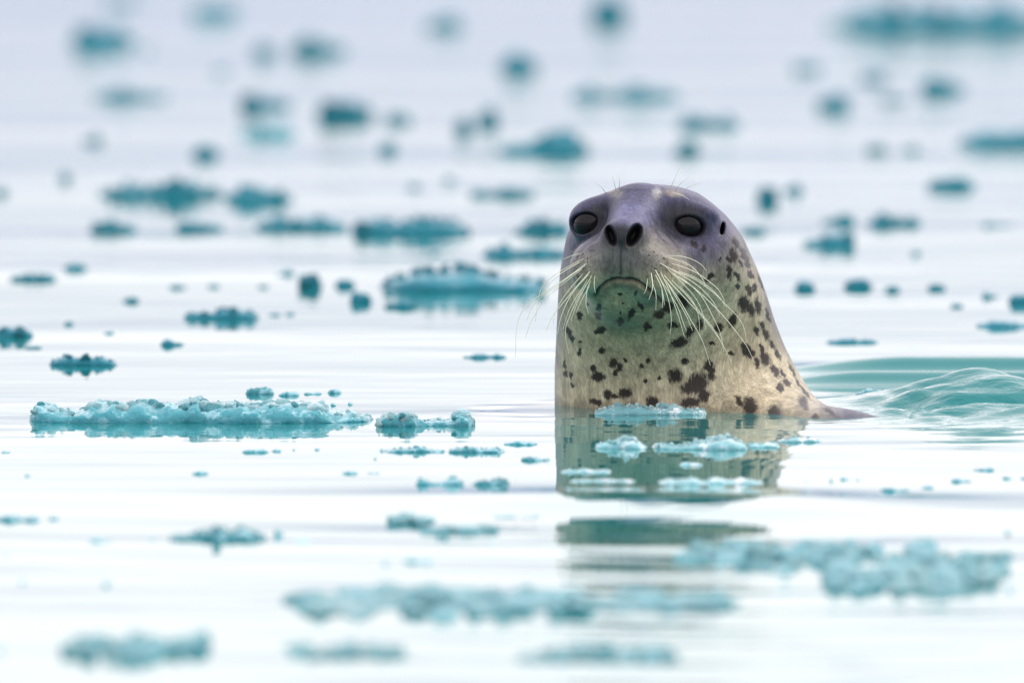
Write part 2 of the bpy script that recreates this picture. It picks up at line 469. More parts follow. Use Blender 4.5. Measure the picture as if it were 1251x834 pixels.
def surface_nets(fn, lo, hi, h, B=8):
    lo = np.asarray(lo, float)
    nb = np.ceil((np.asarray(hi) - lo) / (h * B)).astype(int)
    bi = np.stack(np.meshgrid(*[np.arange(n) for n in nb], indexing='ij'), -1).reshape(-1, 3)
    cen = lo + (bi + 0.5) * B * h
    act = np.abs(fn(cen)) < B * h * 1.35
    bi = bi[act]
    off = np.stack(np.meshgrid(*[np.arange(B + 1)] * 3, indexing='ij'), -1).reshape(-1, 3)
    N = nb * B + 2
    verts, keys, edges = [], [], []
    for s in range(0, len(bi), 400):
        bb = bi[s:s + 400]
        g = bb[:, None, :] * B + off[None]
        F = fn((lo + g.reshape(-1, 3) * h)).reshape(len(bb), B + 1, B + 1, B + 1)
        S = F < 0
        cs = sum(S[:, i:B + i, j:B + j, k:B + k].astype(np.int8) for i in (0, 1) for j in (0, 1) for k in (0, 1))
        m = np.nonzero((cs > 0) & (cs < 8))
        if not len(m[0]): continue
        base = bb[m[0]] * B + np.stack(m[1:], -1)
        acc = np.zeros((len(base), 3)); cnt = np.zeros(len(base))
        for a in range(3):
            o1, o2 = [(1, 2), (0, 2), (0, 1)][a]
            for i in (0, 1):
                for j in (0, 1):
                    d = np.zeros(3, int); d[o1] = i; d[o2] = j
                    e = d.copy(); e[a] = 1
                    f0 = F[m[0], m[1] + d[0], m[2] + d[1], m[3] + d[2]]
                    f1 = F[m[0], m[1] + e[0], m[2] + e[1], m[3] + e[2]]
                    x = (f0 < 0) != (f1 < 0)
                    t = np.where(x, f0 / np.where(x, f0 - f1, 1), 0)
                    pt = np.tile(d.astype(float), (len(base), 1)); pt[:, a] += t
                    acc += pt * x[:, None]; cnt += x
        verts.append(lo + (base + acc / cnt[:, None]) * h)
        keys.append((base[:, 0] * N[1] + base[:, 1]) * N[2] + base[:, 2])
        for a in range(3):
            sl0 = [slice(0, B)] * 3; sl1 = [slice(0, B)] * 3; sl1[a] = slice(1, B + 1)
            s0, s1 = S[(slice(None), *sl0)], S[(slice(None), *sl1)]
            q = np.nonzero(s0 != s1)
            if len(q[0]):
                gb = bb[q[0]] * B + np.stack(q[1:], -1)
                edges.append(np.concatenate([gb, np.full((len(gb), 1), a), s0[q][:, None].astype(int)], 1))
    V = np.concatenate(verts); K = np.concatenate(keys); E = np.concatenate(edges)
    o = np.argsort(K); V, K = V[o], K[o]
    quads = []
    for a in range(3):
        o1, o2 = [(1, 2), (2, 0), (0, 1)][a]
        e = E[E[:, 3] == a]
        c = []
        for i, j in ((0, 0), (1, 0), (1, 1), (0, 1)):
            g = e[:, :3].copy(); g[:, o1] -= i; g[:, o2] -= j
            k = (g[:, 0] * N[1] + g[:, 1]) * N[2] + g[:, 2]
            p = np.searchsorted(K, k); p = np.clip(p, 0, len(K) - 1)
            c.append(np.where(K[p] == k, p, -1))
        q = np.stack(c, 1)
        ok = (q >= 0).all(1)
        q = q[ok]; fl = e[ok, 4] == 0
        q[fl] = q[fl][:, ::-1]
        quads.append(q)
    return V, np.concatenate(quads)

SV, SQ = surface_nets(seal_f, (-0.02, -0.34, -0.38), (0.92, 0.30, 0.30), 0.0019)

def grad(fn, P, e=0.0008):
    f = fn(P)
    return f, np.stack([(fn(P + d) - f) / e for d in np.eye(3) * e], 1)

for _ in range(2):
    f, G = grad(seal_f, SV)
    st = (f / np.maximum((G * G).sum(1), 0.2))[:, None] * G
    ln = np.linalg.norm(st, axis=1, keepdims=True)
    SV = SV - st * np.minimum(1, 0.0012 / np.maximum(ln, 1e-9))
f, G = grad(seal_f, SV)
SN = G / np.maximum(np.linalg.norm(G, axis=1, keepdims=True), 1e-6)
U, Vp = to_px(SV)
FRONT = sstep(-0.05, 0.12, -SN[:, 1])          # faces the side the face is on

def polyline_dist(U, Vp, pts):
    pts = np.array(pts, float)
    best = np.full(len(U), 1e9)
    for a, b in zip(pts[:-1], pts[1:]):
        ab = b - a
        t = np.clip(((U - a[0]) * ab[0] + (Vp - a[1]) * ab[1]) / (ab @ ab), 0, 1)
        best = np.minimum(best, np.hypot(U - a[0] - t * ab[0], Vp - a[1] - t * ab[1]))
    return best

MOUTH = [(727, 362), (733, 353), (741, 346), (750, 342), (757, 341.5), (763, 343), (770, 341.5), (778, 344), (787, 350), (796, 358), (804, 366), (815, 372), (826, 375)]
d_m = polyline_dist(U, Vp, MOUTH)
taper = 1 - 0.75 * sstep(800, 828, U)
d_ph = polyline_dist(U, Vp, [(759, 298), (758.5, 312), (758.5, 336)])
disp = -0.0048 * np.exp(-(d_m / 2.3) ** 2) * FRONT * taper
disp += -0.0022 * np.exp(-(d_ph / 2.0) ** 2) * FRONT
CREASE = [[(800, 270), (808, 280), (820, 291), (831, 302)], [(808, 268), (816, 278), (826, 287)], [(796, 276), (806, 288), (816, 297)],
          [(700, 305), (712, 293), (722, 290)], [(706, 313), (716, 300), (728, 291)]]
for c in CREASE:
    disp += -0.0008 * np.exp(-(polyline_dist(U, Vp, c) / 1.6) ** 2) * FRONT
SV = SV + SN * disp[:, None]

# --- colour of the coat
def blob(cx, cy, rx, ry, ang=0.0):
    a = math.radians(ang); cs, sn = math.cos(a), math.sin(a)
    du, dv = U - cx, Vp - cy
    return np.hypot((du * cs + dv * sn) / rx, (-du * sn + dv * cs) / ry)

CREAM = np.array([0.470, 0.400, 0.275]); GREY = np.array([0.074, 0.070, 0.125]); MUZ = np.array([0.062, 0.076, 0.082])  # GREY is slate fur with the sky's lilac sheen mixed into the colour
SIDE = np.array([0.120, 0.110, 0.122])
colr = np.tile(CREAM, (len(SV), 1))
def lay(c, w):
    global colr
    colr = colr * (1 - w[:, None]) + np.asarray(c) * w[:, None]
# dark back, running from the crown down the nape
lay(SIDE, 0.85 * sstep(-0.045, 0.035, SV[:, 1] - 0.12 * sstep(360, 500, Vp)))
lay(GREY, sstep(0.02, 0.09, SV[:, 1] - 0.12 * sstep(360, 500, Vp)))
lay(GREY * np.array([1.15, 1.25, 1.3]), 0.9 * sstep(0.335, 0.40, SV[:, 0] + 0.25 * (0.03 - SV[:, 2])) * sstep(0.08, 0.03, SV[:, 2]))
# grey face: line that falls from the temple to the muzzle
lim = np.interp(U, [680, 700, 720, 745, 800, 830, 850, 880, 910, 940], [355, 350, 330, 320, 320, 330, 345, 345, 325, 340])
wf = 1 - sstep(-34, 22, Vp - lim)
lay(SIDE, 0.9 * wf * FRONT)
wg = 1 - sstep(-62, -16, Vp - lim + 10 * np.sin(U * 0.05))
lay(GREY, wg)
lay(GREY * 1.25, np.exp(-blob(692, 305, 12, 34) ** 2) * 0.7)
# muzzle
lay(MUZ, np.exp(-blob(762, 322, 52, 24) ** 4) * FRONT * 0.9)
lay((0.25, 0.235, 0.19), np.exp(-blob(702, 328, 13, 24, 20) ** 2) * FRONT * 0.6)
lay((0.23, 0.21, 0.17), np.exp(-blob(812, 305, 20, 6, 30) ** 2) * FRONT * 0.6)
lay((0.125, 0.125, 0.235), np.exp(-blob(774, 262, 30, 18) ** 4) * FRONT * 0.7)          # nose bridge, its wet sheen painted in as lighter lilac
lay((0.020, 0.019, 0.027), np.exp(-blob(761, 289, 27, 16) ** 4) * FRONT * 0.92)         # nose pad
lay((0.016, 0.015, 0.019), np.exp(-blob(722, 272, 25, 19, -20) ** 5) * FRONT * 0.97)   # eye rings
lay((0.016, 0.015, 0.019), np.exp(-blob(837, 274, 33, 21, 12) ** 5) * FRONT * 0.97)
lay((0.035, 0.032, 0.035), np.exp(-blob(832, 258, 32, 12, 8) ** 4) * FRONT * 0.6)
lay((0.035, 0.032, 0.035), np.exp(-blob(736, 254, 20, 9, -25) ** 4) * FRONT * 0.7)
lay((0.30, 0.27, 0.23), np.exp(-blob(752, 236, 9, 6) ** 4) * 0.55)                     # dry brow tufts
lay((0.36, 0.34, 0.34), np.exp(-blob(803, 236, 6, 7) ** 4) * 0.8)
lay((0.30, 0.26, 0.20), np.exp(-blob(822, 236, 13, 5, 8) ** 4) * 0.6)
lay((0.23, 0.222, 0.115), np.exp(-blob(770, 395, 62, 58) ** 3) * FRONT * 0.6)            # throat: shade under the chin painted into the fur colour
lay((0.022, 0.017, 0.014), np.exp(-(d_m / 2.4) ** 2) * FRONT * taper)                  # lips
lay((0.16, 0.13, 0.085), np.exp(-(polyline_dist(U, Vp, [(730, 365), (742, 352), (760, 348), (782, 354), (800, 370)]) / 5) ** 2) * FRONT * 0.6)
lay((0.03, 0.028, 0.034), np.exp(-(d_ph / 1.5) ** 2) * FRONT * 0.85)
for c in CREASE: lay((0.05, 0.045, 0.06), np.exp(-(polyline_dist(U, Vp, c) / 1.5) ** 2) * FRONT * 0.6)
for cx, cy, rx, ry, an in ((746.5, 287.5, 7.5, 14.5, -19), (774.5, 287.5, 8.5, 15.5, 30)):
    lay((0.004, 0.004, 0.004), np.exp(-blob(cx, cy, rx, ry, an) ** 8) * FRONT)
lay((0.012, 0.011, 0.014), np.exp(-blob(882, 281, 4.6, 10, -12) ** 4) * FRONT)

# --- spots (x, y, half width, half height, tilt) measured on the animal
SPOTS = [(732,375,3.5,4.2,0),(731,386,4,5,-15),(708,386,3.2,5,-10),(734,403,6,4,-10),(728,406,2.6,2.6,0),(695,406,3,7,-22),(699,414,2.6,3.2,0),
 (709,417,2,2.4,0),(708,430,2.6,5,0),(735,428,4.4,3.6,0),(758,393,4.6,4.6,0),(771,384,3.4,7,28),(773,379,3,4,0),(758,382,1.6,2.6,0),(783,374,2.6,7,-28),
 (790,399,4.2,5,0),(795,400,2.2,2.2,0),(762,371,1.6,1.6,0),(725,450,3.2,4.5,0),(731,460,8.5,5.8,10),(750,443,6,6,0),(757,449,4,6,15),(752,455,3,4,0),(764,441,2.2,3.4,0),
 (792,441,3.6,3.2,0),(784,447,3,3.4,0),(788,465,2.2,3,0),(690,445,2,5,0),(691,456,3,4.6,0),(697,458,2,4,0),(699,471,2.2,3.4,0),(758,359,2.5,2.5,0),(777,358,2,3,0),
 (805,384,6.5,5.5,-20),(816,376,8,5,-30),(834,368,5.5,10,-32),(822,397,7,4,5),(830,418,11,6,-16),(843,405,5,7.5,30),(855,397,4.4,7,0),(878,400,6,5.4,-10),
 (895,391,4.6,9,15),(837,441,4.4,4.4,0),(870,419,3,3,0),(893,431,3,3.4,0),(911,427,5.6,8,-10),(917,432,5,5,0),(925,443,3.2,6.6,-5),(935,438,5.6,8,-28),(947,453,4,9,-32),
 (931,427,2.6,7,-15),(931,397,2.6,5,-20),(936,409,3.8,8,-15),(943,421,3,7,-28),(950,433,2.8,7,-22),(924,404,3,5.4,-20),(909,371,6.5,10,-8),(917,378,5,9,-15),(926,374,3.6,10,-8),
 (825,459,9,8,10),(742,482,5,6,0),(751,484,5,3,0),(764,480,7.5,6.5,0),(728,491,8,4,10),(797,491,8,7,0),(852,468,12,13,38),(845,473,13,8,-15),(866,447,6,6.5,-20),(869,456,4.6,9,0),
 (843,491,12,6,0),(860,483,7,8,0),(916,496,8.5,12,-10),(903,490,3.8,8,-25),(945,504,7.5,8.5,-20),(806,462,2.2,3,0),(953,473,4.2,6.2,0),(961,467,4,6,-30),(956,455,1.8,7,-32),
 (982,492,5.6,9,-35),(984,479,2.4,11,-38),(996,510,4.6,4,30),(899,297,3,7,-28),(896,311,4.4,9,-18),(891,317,4,4.4,-30),(909,311,3.6,9,-25),(913,321,3.2,7,-25),(891,333,3.2,9,-3),
 (901,338,3,7,-28),(917,335,3.6,6,-20),(901,350,2.4,3.4,-20),(915,354,4,8,-10),(922,352,2.6,5,0),(930,345,2,9,-20),(869,337,5,3.6,-25),(864,342,3,2.4,0),(849,299,4.6,4.2,20),(860,303,3.6,4,0),
 (880,317,1.6,3,0),(938,385,2,9,-15),(845,296,2.6,3,0),(719,372,2,2.4,0),(685,335,1.8,3,0),(684,349,1.8,3,0),(905,322,2,5,-25),(968,452,2,10,-28),(975,468,2,7,-35),(1010,499,3,12,-52)]
spot = np.zeros(len(SV))
U_, V_ = U, Vp
U = U_ + 0.75 * np.sin(0.47 * V_ + 0.31 * U_) + 0.5 * np.sin(0.93 * V_ - 0.55 * U_ + 1) + 0.3 * np.sin(1.7 * V_ + 1.1 * U_)
Vp = V_ + 0.75 * np.sin(0.43 * U_ - 0.29 * V_ + 2) + 0.5 * np.sin(0.89 * U_ + 0.61 * V_) + 0.3 * np.sin(1.6 * U_ - 1.2 * V_)
for (cx, cy, rx, ry, an) in SPOTS:
    spot = np.maximum(spot, 1.06 - 0.56 * blob(cx, cy, rx * 1.02, ry * 1.02, an))
U, Vp = U_, V_
rnd = random.Random(3)
for row in range(6):                          # whisker follicles
    for k in range(8 - abs(row - 2)):
        if rnd.random() < 0.2: continue
        st = rnd.uniform(0.62, 0.92)
        x = 725 - k * 4.2 + row * 0.8 + rnd.uniform(-1.5, 1.5); y = 305 + row * 6.2 + k * 1.4 + rnd.uniform(-1.6, 1.6)
        spot = np.maximum(spot, st - 0.45 * blob(x, y, rnd.uniform(1.1, 1.9), 1.4, rnd.uniform(-30, 10)))
        x = 779 + k * 6.2 + row * 1.4 + rnd.uniform(-1.9, 1.9); y = 302 + row * 6.6 + k * 2.4 + rnd.uniform(-1.8, 1.8)
        spot = np.maximum(spot, st - 0.45 * blob(x, y, rnd.uniform(1.4, 2.8), 1.4, rnd.uniform(0, 40)))
for k in range(46):                           # faint flecks on cheeks and throat
    x, y = rnd.uniform(690, 950), rnd.uniform(300, 485)
    spot = np.maximum(spot, rnd.uniform(0.35, 0.62) - 0.4 * blob(x, y, rnd.uniform(1.5, 3.5), rnd.uniform(2, 5), rnd.uniform(-30, 10)))
spot *= FRONT
# the far side and back: random spots in space
cand = np.nonzero((SN[:, 1] > 0.05))[0]
for i in rng.choice(cand, 150):
    r = rng.uniform(0.004, 0.011)
    near = np.linalg.norm((SV[cand] - SV[i]) * np.array([1, 1, 0.7]), axis=1)
    spot[cand] = np.maximum(spot[cand], (1.06 - 0.56 * near / r) * sstep(0.0, 0.1, SN[cand, 1]))
wet = sstep(0.013, 0.002, SV[:, 2] + 0.004 * np.sin(U * 0.21) + 0.002 * np.sin(U * 0.63 + 1))     # soaked fur at the waterline
colr = np.clip(colr * (1 - 0.45 * wet[:, None]), 0, 1)

seal = empty('seal', tuple(at_depth(800, 500, 0.0) * np.array([1, 1, 0])))
tag(seal, 'spotted grey and cream harbour seal raising its head and neck from icy water', 'seal')
loc = np.array(seal.location)
me = mesh_np('body', SV - loc, SQ)
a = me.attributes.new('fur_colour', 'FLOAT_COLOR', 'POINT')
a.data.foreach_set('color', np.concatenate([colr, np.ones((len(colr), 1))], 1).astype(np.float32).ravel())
a = me.attributes.new('spot', 'FLOAT', 'POINT')
a.data.foreach_set('value', np.clip(spot, 0, 1.2).astype(np.float32))
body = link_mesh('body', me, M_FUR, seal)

def eye(E, D):
    bm = bmesh.new()
    bmesh.ops.create_uvsphere(bm, u_segments=40, v_segments=24, radius=RE)
    for v in bm.verts:                        # slightly domed cornea on the outward side
        d = v.co.normalized().dot(Vector(D))
        if d > 0.8: v.co *= 1 + 0.05 * (d - 0.8) / 0.2
    m = bpy.data.meshes.new('eye'); bm.to_mesh(m); bm.free()
    o = link_mesh('eye', m, M_EYE, seal)
    o.location = E - loc
eye(EYE_L, DIR_L); eye(EYE_R, DIR_R)

bvh = BVHTree.FromPolygons([Vector(v) for v in SV.tolist()], SQ.tolist())
CAMV = Vector(cam.location)
def hit_depth(px, py):
    r = bvh.ray_cast(CAMV, Vector(ray(px, py)).normalized())
    return None if r[0] is None else r[0].y

def catmull(pts, n):
    pts = [np.asarray(p, float) for p in pts]
    P = [2 * pts[0] - pts[1]] + pts + [2 * pts[-1] - pts[-2]]
    out = []
    for i in range(1, len(P) - 2):
        for k in range(n):
            t = k / n
            out.append(0.5 * (2 * P[i] + (P[i + 1] - P[i - 1]) * t + (2 * P[i - 1] - 5 * P[i] + 4 * P[i + 1] - P[i + 2]) * t * t
                              + (3 * P[i] - P[i - 1] - 3 * P[i + 1] + P[i + 2]) * t ** 3))
    out.append(pts[-1])
    return np.array(out)

def tube_mesh(name, pts, r0, r1, n=5):
    pts = np.array(pts); m = len(pts)
    tan = np.gradient(pts, axis=0); tan /= np.linalg.norm(tan, axis=1, keepdims=True) + 1e-9
    ref = np.array([0.0, 1.0, 0.0])
    s = np.cross(tan, ref); s /= np.linalg.norm(s, axis=1, keepdims=True) + 1e-9
    t = np.cross(s, tan)
    rad = r0 + (r1 - r0) * np.linspace(0, 1, m) ** 1.3
    V = np.concatenate([pts[i] + rad[i] * (np.cos(np.linspace(0, 2 * np.pi, n, endpoint=False))[:, None] * s[i]
                        + np.sin(np.linspace(0, 2 * np.pi, n, endpoint=False))[:, None] * t[i]) for i in range(m)])
    Q = np.array([[i * n + j, i * n + (j + 1) % n, (i + 1) * n + (j + 1) % n, (i + 1) * n + j] for i in range(m - 1) for j in range(n)])
    return mesh_np(name, V, Q)

WHISK = [
 [(711,310),(700,312),(688,317)], [(714,316),(700,323),(682,333),(668,344),(660,356),(656,374),(654,392)],
 [(718,321),(695,338),(670,354),(650,368),(637,382),(631,402),(630,437)], [(712,328),(690,345),(675,357),(664,367),(656,380),(648,394),(642,412)],
 [(722,330),(705,350),(688,370),(675,386),(667,404)], [(720,334),(702,354),(691,372),(684,392),(681,408)],
 [(718,340),(705,366),(696,387),(691,405),(695,432)], [(722,342),(717,355),(716,372),(719,383)], [(727,336),(726,348),(727,358)],
 [(716,324),(698,336),(678,352),(662,362),(650,375),(643,392)], [(713,334),(698,350),(686,366),(678,383),(676,396)],
 [(724,336),(712,356),(704,374),(698,392)], [(709,320),(690,331),(672,346),(660,362)], [(716,345),(706,360),(695,380),(688,402)],
 [(721,348),(712,364),(704,382)],
 [(815,313),(830,313),(845,317),(856,323),(863,331)], [(814,314),(828,318),(840,324)], [(820,322),(836,327),(852,334),(868,345),(878,354),(884,366),(884,374)],
 [(805,321),(825,331),(848,341),(870,356),(886,371),(900,386),(909,401),(912,418)], [(826,337),(848,352),(870,372),(888,391),(902,408),(912,423),(919,437)],
 [(822,334),(842,347),(858,364),(870,385),(880,407),(884,430)], [(810,335),(826,353),(842,370),(861,391),(880,416),(893,442)],
 [(815,345),(830,367),(845,393),(858,415),(868,446)], [(799,327),(810,348),(817,369),(820,390),(819,408)], [(806,330),(815,350),(823,370),(830,390),(836,411)],
 [(795,332),(797,350),(793,366)], [(791,340),(790,352),(787,359)], [(797,345),(801,360),(801,379)], [(808,353),(810,365),(809,376)],
 [(830,350),(845,366),(853,384),(855,405)], [(812,325),(830,342),(848,362),(858,380),(862,402)], [(832,318),(846,327),(858,340),(862,351)],
 [(818,328),(836,338),(856,352),(872,370),(880,386)], [(804,338),(816,356),(828,376),(835,395),(838,404)], [(820,342),(838,360),(856,382),(872,402),(886,428)],
 [(812,340),(824,360),(838,384),(846,404)], [(800,335),(808,352),(812,372)], [(828,331),(850,340),(872,356),(888,376)],
 # brows
 [(753,234),(751,224),(748,214)], [(740,235),(734,228),(726,223)], [(757,232),(757,222),(756,213)], [(818,232),(824,219),(831,205)], [(836,232),(845,227),(856,224)],
 [(826,231),(834,222),(844,217)], [(823,236),(832,238),(842,244)]]
for k, w in enumerate(WHISK):
    w = [(p[0] + random.uniform(-.4, .4), p[1] + random.uniform(-.4, .4)) for p in w]
    y0 = hit_depth(*w[0])
    if y0 is None: y0 = -0.02
    pts, n = [], len(w)
    for i, (a, b_) in enumerate(w):
        y = y0 + 0.0015 if i == 0 else y0 - 0.016 * math.sin(1.9 * i / (n - 1)) - 0.002
        if i:
            s = hit_depth(a, b_)
            if s is not None: y = min(y, s - 0.006 - 0.004 * i / n)
        pts.append(at_depth(a, b_, y) - loc)
    brow = k >= len(WHISK) - 7
    link_mesh('whisker', tube_mesh('whisker', catmull(pts, 6), 0.00040 if brow else random.uniform(0.0004, 0.0006), 0.00016 if brow else 0.00024), M_WHISK, seal)

# ------------------------------------------------------------------ ice
def nz3(v, s, seed): return noise.noise(Vector((v[0] * s + seed * 7.3, v[1] * s - seed * 3.1, v[2] * s + seed * 1.7)))

def lump_variant(i):
    bm = bmesh.new()
    bmesh.ops.create_icosphere(bm, subdivisions=3, radius=1.0)
    r = random.Random(100 + i)
    planes = [(Vector((r.gauss(0, 1), r.gauss(0, 1), r.gauss(0, .8))).normalized(), r.uniform(.42, .8)) for _ in range(9)]
    for v in bm.verts:
        c = v.co.copy()
        for n_, d in planes:                 # broken facets
            k = c.dot(n_)
            if k > d: c -= n_ * (k - d) * 0.94
        c *= 1 + 0.16 * nz3(c, 1.6, i) + 0.10 * nz3(c, 4.0, i + 5) + 0.05 * nz3(c, 9, i + 9)
        v.co = c
    m = bpy.data.meshes.new('ice_lump'); bm.to_mesh(m); bm.free()
    m.shade_smooth()
    return m
LUMPS = {}
def lump_mesh(i, mat):
    if (i, mat.name) not in LUMPS:
        m = lump_variant(i); m.materials.append(mat); LUMPS[(i, mat.name)] = m
    return LUMPS[(i, mat.name)]

def strip_mesh(name, xs, tops, D, seed, rough=0.30, ends=0.5, under=0.4, ring=16):
    """floating strip of ice along x: tops = height above water at each station, D = depth"""
    xs = [float(x) for x in xs]; tops = [float(t) for t in tops]
    n = len(xs); L = xs[-1] - xs[0]; hm = max(tops)
    V = []
    for i in range(n):
        e = min(1, (i / (n - 1)) / 0.12, (1 - i / (n - 1)) / 0.12)
        e = ends + (1 - ends) * math.sqrt(max(e, 0)) if 0 < i < n - 1 else 0.05
        dd = D / 2 * e * (1 + 0.35 * noise.noise(Vector((xs[i] * 9 / max(D, .02) * .08, seed * 3.3, 0))))
        yo = D * 0.25 * noise.noise(Vector((xs[i] * 3 / max(L, .05), seed * 1.9, 4)))
        for j in range(ring):
            a = 2 * math.pi * j / ring
            c, s = math.cos(a), math.sin(a)
            y = yo + dd * math.copysign(abs(c) ** 0.8, c)
            z = tops[i] * (abs(s) ** 0.75) * (1 if i not in (0, n - 1) else 0.15) if s > 0 else -under * hm * abs(s) * e
            p = Vector((xs[i], y, z))
            k = hm * rough
            w = 1.0 if z > 0.1 * hm else 0.5
            q = p / max(hm, 1e-3)
            p += w * k * Vector((0.5 * nz3(q, 1.9, seed), 0.9 * nz3(q, 1.9, seed + 3), 0.75 * nz3(q, 2.3, seed + 6) + 0.5 * nz3(q, 5.2, seed + 8)))
            V.append(p)
    Q = [(i * ring + j, i * ring + (j + 1) % ring, (i + 1) * ring + (j + 1) % ring, (i + 1) * ring + j) for i in range(n - 1) for j in range(ring)]
    me = bpy.data.meshes.new(name)
    F = [tuple(reversed(q)) for q in Q] + [tuple(range(ring)), tuple(reversed(range((n - 1) * ring, n * ring)))]
    me.from_pydata([tuple(v) for v in V], [], F)
    me.update()
    bm = bmesh.new(); bm.from_mesh(me); bmesh.ops.recalc_face_normals(bm, faces=bm.faces); bm.to_mesh(me); bm.free()
    return me

SEED = [0]
def blur_px(y): return 0.083 * abs(y - 500)

def floe(label, x0, x1, yt, yb, group=None, lumps=0, mat=None, name='ice_floe', profile=None, depth=None, sink=0.30, lump_mat=None, raw=False, body=0.72):
    """one floating piece of ice measured by the box it fills in the photograph"""
    SEED[0] += 1; sd_ = SEED[0]; r = random.Random(sd_ * 13)
    mat = mat or (M_DEEP if yb < 452 else M_PALE if yt > 640 else M_ICE)
    if yb < 452: sink = 0.2
    if label.startswith('tiny'): yt += (yb - yt) * 0.35
    if not raw:
        b = blur_px((yt + yb) / 2) * (0.10 if yb < 490 else 0.36)
        bx = min(b, (x1 - x0) * 0.28); by = min(b, (yb - yt) * 0.28)
        x0 += bx; x1 -= bx; yt += by; yb -= by
    yw = yb - sink * (yb - yt)
    X, Y, s = on_water((x0 + x1) / 2, yw)
    L = (x1 - x0) / s; Hh = max((yw - yt) / s, 0.003)
    D = depth or min(max(0.55 * L, 0.02), 0.11)
    n = int(min(max(14, L / max(Hh, .004) * 5), 160))
    xs = np.linspace(-L / 2, L / 2, n)
    if profile:
        pp = np.interp(xs, [((a - (x0 + x1) / 2) / s) for a, _ in profile], [max((yw - t) / s, .002) for _, t in profile])
    else:
        pp = np.array([Hh * ((0.62 if 500 < yb < 640 and lumps < 10 else 0.84) + 0.75 * noise.noise(Vector((x * 2.2 / max(Hh * 2.4, .015) * .5, sd_ * 5.1, 1)))) for x in xs])
        pp = np.clip(pp, 0.22 * Hh, Hh) * np.array([min(1, 0.35 + 3.2 * min(i, n - 1 - i) / n) for i in range(n)])
    root_is_mesh = lumps == 0
    me = strip_mesh('ice_slab' if lumps else name, xs, list(pp * (body if lumps else 1.0)), D, sd_)
    if root_is_mesh:
        o = link_mesh(name, me, mat); o.location = (X, Y, 0.0)
        return tag(o, label, 'ice', group)
    o = empty(name, (X, Y, 0.0)); tag(o, label, 'ice', group)
    link_mesh('ice_slab', me, mat, o)
    for k in range(lumps):
        x = -L / 2 + L * (k + 0.5 + r.uniform(-.45, .45)) / lumps
        top = float(np.interp(x, xs, pp))
        rad = (r.uniform(0.2, 0.6) if lumps > 20 else r.uniform(0.28, 0.6)) * max(top, 0.35 * Hh)
        u_ = r.random(); lm = (M_FROST if u_ < 0.18 else lump_mat if u_ < 0.7 else mat) if lump_mat else mat
        c = bpy.data.objects.new('ice_lump', lump_mesh(r.randrange(9), lm)); COL.objects.link(c)
        c.parent = o
        sx = rad * r.uniform(.9, 1.5)
        c.scale = (sx, rad * r.uniform(.8, 1.2), rad)
        c.location = (min(max(x, -L / 2 + sx * .8), L / 2 - sx * .8), r.uniform(-.36, .22) * D, max(top - rad * r.uniform(.80, 1.0), rad * .3))
        c.rotation_euler = (r.uniform(-.6, .6), r.uniform(-.6, .6), r.uniform(0, 6.28))
    return o

def raft(label, x0, x1, yt, yb, n, hpx=9, shape=None, mat=None, fill=0.8):
    """loose raft of low ice lumps frozen together, lying spread out on the water towards the camera"""
    SEED[0] += 1; r = random.Random(SEED[0] * 17); mat = mat or M_PALE
    b = blur_px((yt + yb) / 2) * 0.30
    x0 += b; x1 -= b; yt += b; yb -= b
    X0, Y0, s0 = on_water((x0 + x1) / 2, (yt + yb) / 2)
    o = empty('ice_raft', (X0, Y0, 0)); tag(o, label, 'ice')
    for k in range(n):
        u = (k + r.random()) / n
        px = x0 + (x1 - x0) * u
        lo_, hi_ = shape(u) if shape else (0.0, 1.0)
        py = yt + hpx + (yb - yt - hpx) * (lo_ + (hi_ - lo_) * r.random())
        X, Y, s = on_water(px, py)
        c = bpy.data.objects.new('ice_lump', lump_mesh(r.randrange(9), mat if r.random() < 0.8 else M_FROST)); COL.objects.link(c)
        c.parent = o
        w = fill * (x1 - x0) / s / n * r.uniform(1.6, 3.4) * max(1.0, (yb - yt) / 26)
        hz = hpx / s * r.uniform(0.45, 1.15)
        c.scale = (w, w * r.uniform(0.9, 1.6), hz)
        c.location = (X - X0, Y - Y0, 0.12 * hz)
        c.rotation_euler = (0, 0, r.uniform(0, 6.28))
    return o

# in-focus strips beside the seal
PA = [(35,515),(44,493),(52,490),(68,496),(80,497),(95,500),(105,498),(112,491),(120,490),(135,488),(150,491),(160,490),(172,486),(190,492),(205,492),(225,490),(242,481),(252,490),
      (270,488),(290,489),(310,489),(340,488),(365,490),(390,488),(400,496),(410,503),(425,500),(440,505),(456,515)]
floe('long bumpy strip of clear teal ice with a small pointed peak', 35, 457, 481, 525, lumps=95, profile=PA, depth=0.12, sink=0.28, body=0.85, lump_mat=M_CLEAR, raw=True)
PB = [(458,513),(470,505),(485,503),(495,500),(505,503),(512,511),(520,514),(535,510),(548,512),(556,505),(565,498),(574,506),(581,518)]
floe('short glassy ice strip with a pyramid peak beyond the long bumpy strip', 458, 581, 498, 527, lumps=30, profile=PB, depth=0.08, sink=0.28, body=0.85, lump_mat=M_CLEAR, raw=True)
floe('pale bubbly ice collar pressed against the front of the seal\'s neck', 726, 864, 491, 507, lumps=26, mat=M_FROST, depth=0.05, sink=0.12, lump_mat=M_CLEAR, raw=True)
floe('largest pale bubbly ice lump lying on the reflection of the seal', 796, 914, 527, 552, lumps=26, mat=M_FROST, depth=0.07, sink=0.22, lump_mat=M_CLEAR, raw=True)
floe('pale bubbly ice pair of bumps beside the largest lump on the seal\'s reflection', 727, 791, 530, 552, lumps=14, mat=M_FROST, depth=0.05, sink=0.25, lump_mat=M_CLEAR, raw=True)
floe('low pale ice tail just beyond the largest bubbly lump on the reflection', 912, 953, 533, 550, lumps=8, mat=M_FROST, depth=0.05, sink=0.3, raw=True)
